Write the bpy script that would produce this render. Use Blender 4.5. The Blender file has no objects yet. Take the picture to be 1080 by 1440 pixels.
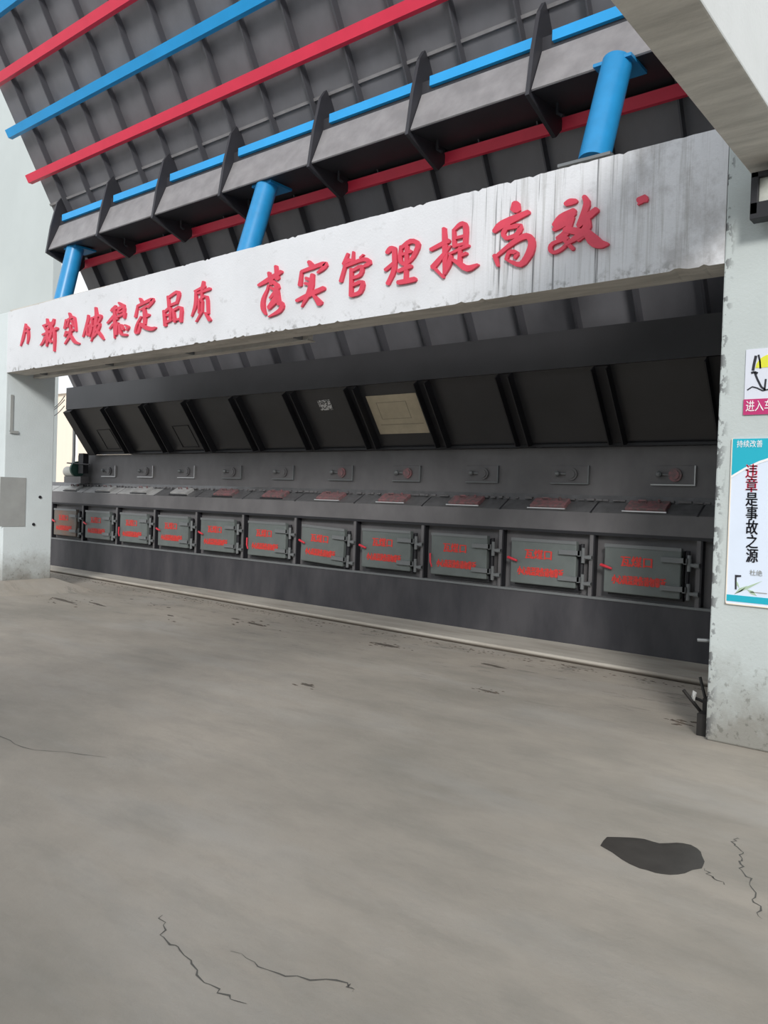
import bpy, bmesh, math, random
from mathutils import Vector, Matrix
random.seed(7)
C = bpy.context.scene.collection
SC = bpy.context.scene
# ---------------------------------------------------------------- camera
cam = bpy.data.objects.new('camera', bpy.data.cameras.new('camera'))
C.objects.link(cam)
cam.data.sensor_fit = 'HORIZONTAL'
cam.data.sensor_width = 36.0
cam.data.lens = 1125 / 1080 * 36
cam.data.clip_end = 400
RX = Vector((0.776797, 0.628884, 0.033034))
RY = -Vector((0.036325, 0.007623, -0.999311))
RZ = -Vector((-0.628703, 0.777462, -0.016923))
cam.matrix_world = Matrix(((RX.x, RY.x, RZ.x, 0), (RX.y, RY.y, RZ.y, 0), (RX.z, RY.z, RZ.z, 1.55), (0, 0, 0, 1)))
SC.camera = cam
# ---------------------------------------------------------------- sky, sun, exposure
W = bpy.data.worlds.new('sky'); SC.world = W; W.use_nodes = True
wn = W.node_tree; wn.nodes.clear()
wo = wn.nodes.new('ShaderNodeOutputWorld'); wb = wn.nodes.new('ShaderNodeBackground')
wb.inputs[0].default_value = (0.91, 0.95, 1.0, 1); wb.inputs[1].default_value = 0.90
wn.links.new(wb.outputs[0], wo.inputs[0])
sd = bpy.data.lights.new('sun', 'SUN'); sd.energy = 1.9; sd.angle = math.radians(12); sd.color = (1, .97, .93)
sun = bpy.data.objects.new('sun', sd); C.objects.link(sun)
sun.rotation_euler = Vector((-0.7, 1.0, -0.57)).to_track_quat('-Z', 'Y').to_euler()
SC.view_settings.view_transform = 'Standard'
SC.view_settings.look = 'None'
SC.view_settings.exposure = 0.36
SC.view_settings.gamma = 1.0
SC.view_settings.use_curve_mapping = False

# ---------------------------------------------------------------- helpers
def tag(o, label=None, cat=None, group=None, kind=None):
    if label: o['label'] = label
    if cat: o['category'] = cat
    if group: o['group'] = group
    if kind: o['kind'] = kind
    return o
def empty(name, loc=(0, 0, 0), parent=None):
    o = bpy.data.objects.new(name, None); C.objects.link(o); o.location = loc
    if parent: o.parent = parent
    return o
def link(name, me, parent=None, loc=None):
    o = bpy.data.objects.new(name, me); C.objects.link(o)
    if parent: o.parent = parent
    if loc: o.location = loc
    return o
class MB:
    """collects boxes, prisms and tubes into one mesh"""
    def __init__(s): s.v = []; s.f = []
    def add(s, v, f):
        n = len(s.v); s.v += [tuple(a) for a in v]; s.f += [tuple(i + n for i in q) for q in f]; return s
    def box(s, x0, x1, y0, y1, z0, z1):
        return s.add([(x0,y0,z0),(x1,y0,z0),(x1,y1,z0),(x0,y1,z0),(x0,y0,z1),(x1,y0,z1),(x1,y1,z1),(x0,y1,z1)],
                     [(0,3,2,1),(4,5,6,7),(0,1,5,4),(1,2,6,5),(2,3,7,6),(3,0,4,7)])
    def prism_x(s, poly, x0, x1):            # poly in (y,z), run along x
        n = len(poly)
        a = sum(poly[i][0]*poly[(i+1)%n][1]-poly[(i+1)%n][0]*poly[i][1] for i in range(n))
        if a < 0: poly = poly[::-1]
        v = [(x0, y, z) for y, z in poly] + [(x1, y, z) for y, z in poly]
        f = [tuple(range(n))[::-1], tuple(range(n, 2*n))] + [(i, (i+1)%n, n+(i+1)%n, n+i) for i in range(n)]
        return s.add(v, f)
    def prism_z(s, poly, z0, z1):
        n = len(poly)
        a = sum(poly[i][0]*poly[(i+1)%n][1]-poly[(i+1)%n][0]*poly[i][1] for i in range(n))
        if a < 0: poly = poly[::-1]
        v = [(x, y, z0) for x, y in poly] + [(x, y, z1) for x, y in poly]
        f = [tuple(range(n))[::-1], tuple(range(n, 2*n))] + [(i, (i+1)%n, n+(i+1)%n, n+i) for i in range(n)]
        return s.add(v, f)
    def prism_y(s, poly, y0, y1):            # poly in (x,z)
        n = len(poly)
        a = sum(poly[i][0]*poly[(i+1)%n][1]-poly[(i+1)%n][0]*poly[i][1] for i in range(n))
        if a > 0: poly = poly[::-1]
        v = [(x, y0, z) for x, z in poly] + [(x, y1, z) for x, z in poly]
        f = [tuple(range(n))[::-1], tuple(range(n, 2*n))] + [(i, (i+1)%n, n+(i+1)%n, n+i) for i in range(n)]
        return s.add(v, f)
    def tube(s, pts, r, n=12, cap=True):
        pts = [Vector(p) for p in pts]; rs = r if isinstance(r, (list, tuple)) else [r]*len(pts)
        v = []; f = []; u = None
        for i, p in enumerate(pts):
            d = (pts[min(i+1, len(pts)-1)] - pts[max(i-1, 0)]).normalized()
            if u is None: u = d.orthogonal().normalized()
            else: u = (u - d * u.dot(d)).normalized()
            w = d.cross(u)
            for k in range(n):
                a = 2*math.pi*k/n; v.append(p + (u*math.cos(a) + w*math.sin(a))*rs[i])
        for i in range(len(pts)-1):
            for k in range(n):
                f.append((i*n+k, i*n+(k+1)%n, (i+1)*n+(k+1)%n, (i+1)*n+k))
        if cap:
            f.append(tuple(range(n))[::-1]); f.append(tuple((len(pts)-1)*n+k for k in range(n)))
        return s.add(v, f)
    def mesh(s, m, smooth=False, name='mesh'):
        me = bpy.data.meshes.new(name); me.from_pydata(s.v, [], s.f); me.update()
        if m: me.materials.append(m)
        if smooth:
            for p in me.polygons: p.use_smooth = True
            try: me.set_sharp_from_angle(angle=math.radians(40))
            except Exception: pass
        return me
    def build(s, name, m, parent=None, loc=None, smooth=False, bevel=0):
        o = link(name, s.mesh(m, smooth, name), parent, loc)
        if bevel:
            b = o.modifiers.new('bevel', 'BEVEL'); b.width = bevel; b.segments = 2; b.limit_method = 'ANGLE'
        return o

# ---------------------------------------------------------------- materials
def mat(name, col, rough=.6, metal=0, var=0, scale=4, stretch=(1,1,1), col2=None, bump=0, bscale=60, spec=.5, lo=.35, hi=.65, coord='Object', detail=6):
    m = bpy.data.materials.new(name); m.use_nodes = True; nt = m.node_tree; N = nt.nodes; L = nt.links
    b = N['Principled BSDF']; b.inputs['Roughness'].default_value = rough; b.inputs['Metallic'].default_value = metal
    b.inputs['Specular IOR Level'].default_value = spec
    b.inputs['Base Color'].default_value = (*col, 1)
    g = N.new('ShaderNodeNewGeometry'); mp = N.new('ShaderNodeMapping'); mp.inputs['Scale'].default_value = stretch
    L.new(g.outputs['Position'], mp.inputs['Vector'])
    if var or col2:
        if col2 is None: col2 = tuple(c*(1-var) for c in col)
        n = N.new('ShaderNodeTexNoise'); n.inputs['Scale'].default_value = scale; n.inputs['Detail'].default_value = detail; n.inputs['Roughness'].default_value = .6
        L.new(mp.outputs[0], n.inputs['Vector'])
        r = N.new('ShaderNodeMapRange'); r.inputs[1].default_value = lo; r.inputs[2].default_value = hi
        L.new(n.outputs[0], r.inputs[0])
        x = N.new('ShaderNodeMix'); x.data_type = 'RGBA'; x.inputs[6].default_value = (*col, 1); x.inputs[7].default_value = (*col2, 1)
        L.new(r.outputs[0], x.inputs[0]); L.new(x.outputs[2], b.inputs['Base Color'])
        m['mix'] = x.name
    if bump:
        n2 = N.new('ShaderNodeTexNoise'); n2.inputs['Scale'].default_value = bscale; n2.inputs['Detail'].default_value = 5
        L.new(g.outputs['Position'], n2.inputs['Vector'])
        bp = N.new('ShaderNodeBump'); bp.inputs['Strength'].default_value = bump; bp.inputs['Distance'].default_value = .01
        L.new(n2.outputs[0], bp.inputs['Height']); L.new(bp.outputs[0], b.inputs['Normal'])
    return m
class NB:
    """tiny node-graph builder on top of mat()"""
    def __init__(s, m): s.nt = m.node_tree; s.N = s.nt.nodes; s.L = s.nt.links; s.b = s.N['Principled BSDF']
    def node(s, t, **k):
        n = s.N.new(t)
        for a, v in k.items(): setattr(n, a, v)
        return n
    def pos(s, scale=(1,1,1)):
        g = s.node('ShaderNodeNewGeometry'); mp = s.node('ShaderNodeMapping'); mp.inputs['Scale'].default_value = scale
        s.L.new(g.outputs['Position'], mp.inputs['Vector']); return mp.outputs[0]
    def xyz(s):
        x = s.node('ShaderNodeSeparateXYZ'); s.L.new(s.pos(), x.inputs[0]); return x.outputs
    def noise(s, sc, vec, detail=5, rough=.6):
        n = s.node('ShaderNodeTexNoise'); n.inputs['Scale'].default_value = sc; n.inputs['Detail'].default_value = detail; n.inputs['Roughness'].default_value = rough
        s.L.new(vec, n.inputs['Vector']); return n.outputs[0]
    def ramp(s, x, a, b, c=0, d=1):
        r = s.node('ShaderNodeMapRange'); s.L.new(x, r.inputs[0])
        for i, v in zip((1,2,3,4), (a,b,c,d)): r.inputs[i].default_value = v
        r.clamp = True; return r.outputs[0]
    def math(s, op, a, b):
        n = s.node('ShaderNodeMath', operation=op)
        for i, v in enumerate((a, b)):
            if isinstance(v, (int, float)): n.inputs[i].default_value = v
            else: s.L.new(v, n.inputs[i])
        return n.outputs[0]
    def mix(s, f, a, b):
        x = s.node('ShaderNodeMix', data_type='RGBA'); 
        if isinstance(f, (int, float)): x.inputs[0].default_value = f
        else: s.L.new(f, x.inputs[0])
        for i, v in ((6, a), (7, b)):
            if isinstance(v, tuple): x.inputs[i].default_value = (*v, 1)
            else: s.L.new(v, x.inputs[i])
        return x.outputs[2]
    def out(s, c): s.L.new(c, s.b.inputs['Base Color'])
    def bump(s, h, st=.3, dist=.01):
        bp = s.node('ShaderNodeBump'); bp.inputs['Strength'].default_value = st; bp.inputs['Distance'].default_value = dist
        s.L.new(h, bp.inputs['Height']); s.L.new(bp.outputs[0], s.b.inputs['Normal'])

# painted plaster: pale, streaked near the right end, grubby low down, chipped on the jamb edge
def plaster(name, base, streak=False, low=False, edge=None):
    m = mat(name, base, .85); n = NB(m); x, y, z = n.xyz()
    c = n.mix(n.ramp(n.noise(1.3, n.pos()), .35, .7), base, tuple(a*.9 for a in base))
    if streak:
        k = n.math('MULTIPLY', n.ramp(x, -3.9, -3.3), n.ramp(x, -1.2, -1.75, .7, 1))
        st = n.ramp(n.noise(9, n.pos((2.2, 1, .05)), 6, .75), .5, .68)
        c = n.mix(n.math('MULTIPLY', k, n.math('MULTIPLY', st, .75)), c, (.36, .36, .35))
        st2 = n.ramp(n.noise(26, n.pos((1.6, 1, .03)), 3, .5), .62, .68)
        c = n.mix(n.math('MULTIPLY', n.math('MULTIPLY', n.ramp(x, -3.9, -3.4), n.ramp(x, -2.1, -2.6)), n.math('MULTIPLY', st2, .85)), c, (.10, .10, .11))
        k3 = n.math('MULTIPLY', n.ramp(x, -2.6, -2.2), n.ramp(n.noise(2.6, n.pos((1, 1, .8)), 6, .7), .5, .66))
        c = n.mix(n.math('MULTIPLY', k3, .55), c, (.30, .29, .29))
        # grime patches left where letters fell off
        g = n.ramp(n.noise(5.5, n.pos((1, 1, 1.4)), 5), .62, .72)
        c = n.mix(n.math('MULTIPLY', g, .3), c, (.34, .34, .34))
        e = n.math('MULTIPLY', n.ramp(z, 3.30, 3.19), n.ramp(n.noise(11, n.pos(), 4), .55, .66))
        c = n.mix(n.math('MULTIPLY', e, .7), c, (.16, .16, .15))
    if low:
        k = n.ramp(n.math('ADD', z, n.math('MULTIPLY', n.noise(4, n.pos(), 6, .7), -.75)), .25, -.28)
        c = n.mix(k, c, (.27, .265, .24))
        sp = n.math('MULTIPLY', n.ramp(n.noise(22, n.pos((1, 1, .8)), 5, .7), .57, .66), n.ramp(z, .75, .2))
        c = n.mix(n.math('MULTIPLY', sp, .7), c, (.15, .15, .13))
    if edge is not None:
        k = n.math('MULTIPLY', n.ramp(x, edge+.07, edge), n.ramp(n.noise(17, n.pos((1, 1, .7)), 4, .6), .52, .56))
        c = n.mix(n.math('MULTIPLY', k, .95), c, (.07, .07, .075))
    n.out(c); n.bump(n.noise(45, n.pos(), 4), .25)
    return m
M = {}
M['beam'] = plaster('beam_plaster', (.72, .735, .765), streak=True)
M['pillar_r'] = plaster('pillar_right_plaster', (.53, .58, .575), low=True, edge=-1.65)
M['pillar_l'] = plaster('pillar_left_plaster', (.66, .72, .73), low=True)
M['cross'] = plaster('cross_beam_plaster', (.68, .69, .69))
M['soffit'] = mat('bare_concrete', (.64, .61, .56), .9, var=.3, scale=3, stretch=(.6, 3, 1), bump=.3)
M['farwall'] = mat('far_plaster', (.53, .575, .57), .9, var=.08, scale=.5)
M['patch'] = mat('cement_patch', (.36, .37, .36), .9, var=.15, scale=3)
def concrete_floor():
    m = mat('floor_concrete', (.4, .38, .34), .88); n = NB(m); x, y, z = n.xyz()
    a = n.mix(n.ramp(n.noise(.45, n.pos((1, 1.5, 1)), 6, .65), .35, .65), (.395, .352, .298), (.265, .242, .205))
    a = n.mix(n.math('MULTIPLY', n.ramp(n.noise(2.2, n.pos((.6, 1.7, 1)), 6, .7), .48, .7), .35), a, (.20, .195, .17))
    a = n.mix(n.math('MULTIPLY', n.ramp(n.noise(1.1, n.pos((.5, 1.4, 1)), 4), .5, .7), .35), a, (.40, .385, .36))
    near = n.math('MULTIPLY', n.ramp(y, 5.0, 7.0), n.ramp(n.noise(3.2, n.pos((.5, 1.6, 1)), 6, .75), .56, .63))
    a = n.mix(n.math('MULTIPLY', near, .65), a, (.13, .125, .11))
    n.out(a); n.bump(n.noise(30, n.pos(), 6, .7), .35)
    return m
M['floor'] = concrete_floor()
M['kerb'] = mat('kerb_concrete', (.42, .39, .34), .9); _n = NB(M['kerb']); _x, _y, _z = _n.xyz()
_c = _n.mix(_n.ramp(_n.noise(2, _n.pos((.5, 2, 1)), 6), .4, .7), (.44, .41, .36), (.30, .27, .23))
_n.out(_n.mix(_n.ramp(_z, .036, .018), _c, (.085, .07, .055))); _n.bump(_n.noise(30, _n.pos(), 5), .4)  # lower kerb face darkened: shadow line and brown dirt painted in together
M['litter'] = mat('brown_litter', (.11, .085, .065), .9, var=.4, scale=9)
M['stain'] = mat('damp_stain', (.13, .11, .09), .75, var=.35, scale=9)
M['steel'] = mat('hopper_paint', (.175, .175, .19), .36, var=.22, scale=1.8, stretch=(1, 1, .6), bump=.04, bscale=9)
M['steel_dark'] = mat('dark_paint', (.035, .035, .042), .5, var=.2, scale=3)
M['furnace'] = mat('furnace_paint', (.145, .14, .145), .5, var=.25, scale=2.5, stretch=(1, 1, .7))
M['plinth'] = mat('plinth_paint', (.062, .06, .066), .6, col2=(.028, .028, .034), scale=2.6, stretch=(1, 1, .35))
M['slope'] = mat('slope_paint', (.12, .12, .125), .2, var=.3, scale=5)
M['door'] = mat('door_paint', (.14, .16, .155), .45, var=.15, scale=5)
M['door_rusty'] = mat('rust_stained_door', (.13, .14, .13), .5, col2=(.20, .11, .075), scale=3.5, stretch=(1, 1, 2))
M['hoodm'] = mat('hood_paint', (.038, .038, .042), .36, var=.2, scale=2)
M['ribm'] = mat('rib_paint', (.075, .075, .085), .45)
M['cover'] = mat('pale_cover_plate', (.30, .29, .295), .5, var=.25, scale=4)  # paler grey for the girder's front plates and the seam
M['crack'] = mat('crack_dirt', (.10, .095, .085), .9)
M['hinge'] = mat('hinge_steel', (.18, .19, .195), .4, metal=.2)
M['black'] = mat('black_paint', (.014, .014, .018), .55)
M['paleplate'] = mat('pale_glint_plate', (.44, .44, .44), .35, var=.3, scale=6)  # pale tone paints a bright glint onto the leftmost plates and hatches
M['dusty'] = mat('dusty_red_cover', (.27, .12, .13), .5, col2=(.14, .11, .11), scale=22, lo=.4, hi=.6)
M['silver'] = mat('bare_metal_edge', (.5, .5, .5), .3, metal=.7)
M['blue'] = mat('blue_paint', (.012, .36, .80), .42, var=.1, scale=2)
M['bluecol'] = mat('blue_column_paint', (.02, .27, .58), .35, var=.12, scale=6)
M['red'] = mat('red_stripe_paint', (.86, .045, .10), .45, var=.1, scale=2)
M['letter'] = mat('red_letter', (.70, .055, .10), .5, var=.12, scale=9)
M['handle'] = mat('red_handle', (.62, .03, .05), .4)
M['doortext'] = mat('red_stencil', (.62, .045, .035), .6)
M['notice'] = mat('faded_paper', (.52, .45, .33), .8, var=.12, scale=9)
M['notice_line'] = mat('paper_fold', (.33, .29, .22), .8)
M['labelm'] = mat('white_label', (.62, .62, .62), .6, col2=(.08, .08, .08), scale=30, lo=.48, hi=.52, stretch=(1, 1, 2))
M['poster'] = mat('poster_white', (.72, .80, .93), .45, var=.04, scale=3)
M['teal'] = mat('poster_teal', (.015, .42, .55), .45)
M['ink'] = mat('poster_ink', (.02, .02, .03), .5)
M['posterred'] = mat('poster_red', (.68, .03, .08), .5)
M['magenta'] = mat('sign_magenta', (.50, .03, .16), .5)
M['white'] = mat('white_print', (.85, .85, .86), .5)
M['signface'] = mat('sign_face', (.68, .71, .80), .5)
M['yellow'] = mat('helmet_yellow', (.72, .72, .05), .5)
M['palegreen'] = mat('poster_leaf', (.42, .55, .40), .5)
M['glass'] = mat('lamp_glass', (.55, .57, .52), .15, var=.2, scale=14)
M['cream'] = mat('cream_wall', (.86, .76, .64), .85, var=.06, scale=.6, stretch=(3, 3, .1))
M['puddle'] = mat('wet_concrete', (.062, .056, .05), .55, var=.2, scale=9, spec=.25)
M['green'] = mat('motor_green', (.03, .085, .07), .5)
M['rust'] = mat('scrap_iron', (.02, .018, .017), .6, var=.3, scale=20)
M['rag'] = mat('pale_rag', (.5, .5, .48), .9)
M['fade'] = mat('faded_olive_letter', (.33, .20, .12), .6)
GLYPHS = {
 'cang': (-11188, ['133,636,147,633 122,633,157,627 112,606,155,599 102,580,154,570 91,550,149,539 75,514,139,502 58,476,125,462 42,438,107,424 28,404,83,390 14,370,55,360 0,337,26,330 6,332,16,329', '132,615,143,618 129,609,157,616 146,592,183,602 163,574,209,587 180,560,230,575 196,551,242,565 212,544,248,557 227,538,256,548 242,537,254,541', '93,512,87,521 107,506,93,528 171,508,154,533 234,511,216,538 241,520,234,530', '205,531,230,529 188,524,250,520 193,493,254,489 198,463,259,457 201,434,258,426 199,405,248,397 195,376,233,369 191,347,218,342 198,342,209,340']),
 'xin': (-10624, ['150,638,167,638 139,633,182,632 145,601,202,600 151,570,222,569 176,560,204,560', '53,541,45,552 71,534,52,561 185,542,164,571 297,550,275,581 305,560,296,573', '90,537,107,539 83,529,126,534 102,505,148,511 121,481,170,488 142,476,162,479', '242,561,261,556 224,559,272,546 205,529,253,516 185,498,234,485 196,489,216,483', '46,420,37,431 64,414,43,440 190,425,165,456 314,436,286,471 321,448,310,463', '158,503,186,501 139,496,208,490 143,457,215,452 147,419,222,413 151,382,224,373 154,343,216,334 156,302,203,295 158,262,190,257 167,256,180,254', '138,408,164,400 112,406,177,386 94,383,157,364 76,361,137,341 59,341,114,320 41,325,86,304 21,310,58,292 0,294,30,280 3,287,15,281', '201,379,218,382 195,371,236,379 233,333,277,341 271,295,317,304 292,291,310,294', '343,613,360,609 329,611,371,601 315,592,368,580 301,574,365,558 289,558,356,537 277,543,338,520 265,528,315,507 252,512,293,495 259,502,275,495', '285,551,306,549 268,547,322,540 267,501,325,494 266,457,327,448 258,416,318,404 241,379,292,365 216,343,256,331 190,307,220,297 196,300,208,296', '296,442,284,455 318,435,288,466 391,445,356,480 463,455,424,495 468,470,452,486', '355,474,379,472 338,468,398,462 343,418,402,412 349,368,406,363 354,319,407,313 358,270,405,265 362,222,399,218 366,174,394,171 374,170,385,168']),
 'tu': (-10027, ['122,648,140,649 113,640,157,644 128,610,185,614 143,579,212,585 170,571,198,573', '53,573,71,569 38,570,83,561 19,513,71,503 0,457,58,446 16,446,39,442', '47,539,37,548 63,534,38,557 132,549,106,573 198,563,174,588 238,566,236,593 240,562,285,571 246,544,299,542 255,514,308,512 268,476,318,474 280,432,327,429 292,388,335,385 306,381,323,380', '129,563,144,560 116,561,153,552 94,516,132,506 72,470,112,460 81,462,98,458', '175,548,190,550 169,542,205,546 204,496,244,501 240,451,282,456 258,446,275,448', '54,368,44,377 72,362,47,387 169,381,142,408 265,399,235,428 269,410,257,422', '167,491,186,489 153,486,201,481 152,442,206,436 150,400,212,391 139,362,202,346 113,326,165,306 75,289,115,273 35,252,65,239 40,245,52,240', '158,364,172,367 152,357,188,364 183,319,229,328 214,280,269,293 254,246,303,267 305,224,333,252 353,213,369,239 397,204,410,225 411,208,416,216', '70,418,86,415 56,416,96,407 39,384,82,373 22,351,69,340 33,342,52,338']),
 'po': (-9559, ['120,567,137,565 107,563,149,557 103,540,153,533 98,518,156,508 87,486,147,471 63,433,119,418 32,368,78,355 0,302,38,292 9,294,24,290', '69,389,58,398 85,386,58,407 154,406,126,429 223,427,193,451 223,437,211,447', '109,404,124,402 97,401,136,396 97,352,136,348 97,304,135,299 108,297,124,296', '158,425,174,424 148,421,186,418 157,366,195,364 165,312,204,309 178,306,193,305', '111,301,104,310 125,297,106,317 162,304,143,324 198,311,179,331 201,318,194,327', '287,643,305,642 276,638,319,635 281,602,333,599 286,566,347,561 287,526,353,517 283,473,349,463 276,414,338,403 264,359,320,346 247,312,293,299 225,267,258,257 203,222,224,215 208,217,216,215', '206,502,200,511 220,497,204,518 287,504,268,528 353,510,334,538 396,511,388,541 400,511,432,531 397,511,451,508 396,500,448,487 387,480,431,465 367,454,403,441 347,427,375,416 352,420,364,416', '244,399,237,406 257,394,240,413 317,403,298,424 374,411,359,435 383,415,421,425 376,399,424,388 352,362,398,347 326,329,368,312 303,308,338,291 277,291,304,275 249,273,271,261 251,267,260,262', '287,384,298,387 284,377,312,385 320,343,357,355 356,310,401,324 391,279,440,294 424,254,469,267 458,232,491,241 491,209,513,216 502,208,511,210', '215,526,231,524 202,522,244,517 203,471,245,466 204,421,246,415 200,377,241,370 189,344,227,334 174,316,208,306 158,287,189,278 165,280,177,277']),
 'wen': (-8999, ['187,610,199,603 171,613,202,594 127,594,166,570 83,575,129,547 87,561,105,550', '80,545,72,555 96,539,75,564 165,549,142,577 234,559,208,589 238,570,228,582', '145,587,167,585 128,581,185,575 134,510,195,504 139,439,204,433 145,373,209,366 152,314,206,308 160,260,199,256 168,206,192,203 175,201,185,200', '150,487,172,473 121,492,177,457 61,455,103,428 0,417,28,399 2,409,13,402', '175,489,189,491 170,481,204,488 192,454,231,462 214,428,257,437 234,424,251,427', '145,390,163,381 124,392,167,369 91,367,125,348 58,342,82,328 61,335,70,329', '239,632,248,638 240,623,263,639 290,591,323,614 339,559,383,590 368,559,386,572', '275,583,292,577 258,582,302,567 236,546,276,532 213,510,251,497 221,501,237,496', '252,538,242,548 269,534,243,557 310,544,283,569 348,553,326,582 349,557,383,575 350,547,400,541 349,513,396,505 349,478,392,471 361,470,378,467', '271,503,264,511 284,498,267,519 326,504,308,526 367,510,349,533 370,518,363,527', '230,451,222,460 244,446,225,468 326,459,304,484 407,472,383,499 410,482,401,493', '387,497,405,493 372,493,417,484 366,462,409,453 361,430,400,422 371,422,387,419', '235,396,253,393 221,392,265,385 211,320,251,313 201,247,238,241 211,240,226,237', '274,367,288,366 264,362,301,360 270,321,314,318 276,278,327,278 299,239,343,253 349,216,364,244 401,209,403,238 447,204,449,231 459,210,460,221', '310,361,324,363 304,355,337,359 325,320,365,325 347,285,392,291 365,280,383,283', '392,342,397,348 396,334,408,350 422,323,436,341 446,314,467,331 453,310,493,313 451,305,491,293 441,292,475,278 429,278,461,265 435,270,448,265']),
 'ding': (-8414, ['94,631,109,634 88,623,126,630 105,596,155,606 122,570,183,582 150,563,174,568', '62,554,77,551 49,552,86,543 25,486,68,475 0,419,50,408 13,409,33,404', '57,532,47,544 75,525,51,554 178,541,152,573 279,556,251,591 347,563,326,602 350,564,380,595 333,578,400,560 326,568,386,542 312,551,361,525 287,528,325,507 261,504,289,489 265,496,276,490', '114,481,107,489 128,476,109,497 205,490,184,514 281,503,258,530 284,513,275,524', '181,510,203,509 167,502,222,500 172,473,234,471 178,444,246,441 182,415,253,409 186,383,253,374 188,347,249,339 191,311,244,304 207,301,228,298', '224,383,215,392 240,379,217,401 279,387,252,413 318,395,287,426 320,407,308,419', '144,413,157,408 130,413,163,399 100,384,134,369 69,354,106,340 45,324,83,311 27,292,66,281 16,260,55,252 15,234,53,234 37,212,58,229 76,203,66,227 110,213,75,230 127,239,90,250 140,274,105,283 152,308,121,316 144,315,132,318', '110,329,122,337 111,318,141,337 148,292,186,317 187,266,228,298 232,244,265,284 282,228,301,274 331,218,338,265 375,214,368,259 410,218,387,257 432,227,407,256 449,235,432,256 452,243,445,252']),
 'pin': (-7852, ['84,586,101,585 72,580,116,577 84,513,133,510 95,446,150,443 113,437,135,435', '91,552,80,562 109,546,81,573 170,564,141,592 230,581,201,611 269,588,252,622 269,588,301,611 266,586,324,585 267,571,327,560 264,546,318,531 253,513,300,499 241,480,283,468 251,470,268,465', '122,460,116,470 137,454,120,479 211,462,193,490 285,471,265,500 290,481,282,493', '14,431,34,430 0,424,50,421 15,335,70,332 30,247,91,243 50,236,75,235', '35,397,24,406 51,394,23,416 92,409,62,433 129,423,105,451 126,428,164,442 131,406,179,401 130,358,176,352 130,310,173,303 142,301,160,299', '41,272,34,283 57,266,38,292 118,275,99,302 179,284,160,312 184,294,176,305', '67,355,62,363 79,349,67,371 118,352,104,375 156,355,141,380 161,363,155,373', '194,424,210,423 184,418,223,416 201,342,244,340 219,266,264,265 234,259,252,258', '204,397,195,407 220,392,197,417 272,402,248,430 318,412,304,443 326,413,368,425 333,381,384,375 330,322,379,314 327,261,374,253 340,251,360,248', '230,279,225,288 242,273,230,296 290,277,278,300 338,280,325,305 344,288,338,298']),
 'zhi': (-7321, ['192,662,209,659 178,659,221,650 167,623,224,611 155,588,227,573 175,572,204,567', '47,560,39,569 60,554,42,578 150,569,129,596 238,584,215,614 242,595,233,607', '64,568,80,566 52,563,93,558 51,515,99,509 51,467,106,459 46,424,103,411 34,383,83,368 17,342,53,330 0,301,23,293 5,295,14,292', '109,531,103,540 122,525,107,549 226,534,208,563 328,544,307,577 334,555,325,569', '171,582,186,579 160,577,198,571 160,510,196,505 159,443,194,438 170,436,184,434', '124,468,137,466 114,464,147,460 119,391,151,387 123,317,156,314 133,311,146,310', '129,451,121,458 141,447,121,466 191,463,168,484 235,478,220,503 248,478,281,488 262,437,303,434 271,366,310,362 279,295,316,291 291,288,305,286', '189,446,201,444 181,443,210,438 180,383,210,379 180,324,209,320 189,318,200,316', '192,335,205,328 178,335,211,319 132,284,159,271 85,232,107,222 89,226,97,222', '237,312,249,315 233,304,264,312 272,255,310,265 311,207,355,219 332,203,349,208']),
 'luo': (-6242, ['253,654,271,652 241,647,287,643 250,580,307,576 258,513,327,509 282,499,309,498', '9,477,0,488 25,471,3,498 80,480,53,515 136,489,102,531 192,501,154,547 250,519,212,563 308,539,274,578 365,560,336,594 367,573,355,587', '154,602,172,602 143,594,189,594 163,532,213,533 182,471,238,472 203,461,225,461', '164,474,176,470 152,472,183,461 143,448,173,438 134,424,163,414 141,416,152,413', '149,431,161,426 137,430,167,417 113,402,150,386 88,372,133,355 70,341,122,325 60,307,119,296 59,272,122,266 66,239,126,240 84,211,132,218 109,188,141,196 133,168,151,172 141,166,148,168', '202,504,213,512 202,492,231,512 236,465,270,488 265,442,313,460 273,430,335,417 259,408,307,380 222,375,259,350 183,340,211,321 186,330,197,323', '187,438,194,447 192,427,208,450 233,405,253,431 268,388,304,409 275,378,330,366 255,345,298,321 207,297,242,277 159,249,185,233 162,240,173,234', '270,462,290,461 258,455,306,451 263,413,317,409 268,371,328,367 275,333,337,331 285,302,344,301 296,275,349,276 307,250,354,250 324,241,343,241', '265,298,269,306 270,289,281,309 304,273,317,298 334,259,357,285 345,249,391,262 346,238,405,230 341,222,399,199 327,206,370,172 291,189,318,156 236,170,252,147 178,150,186,138 177,146,180,141', '181,218,170,227 196,215,169,237 258,248,228,272 319,279,286,306 317,292,304,303']),
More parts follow.
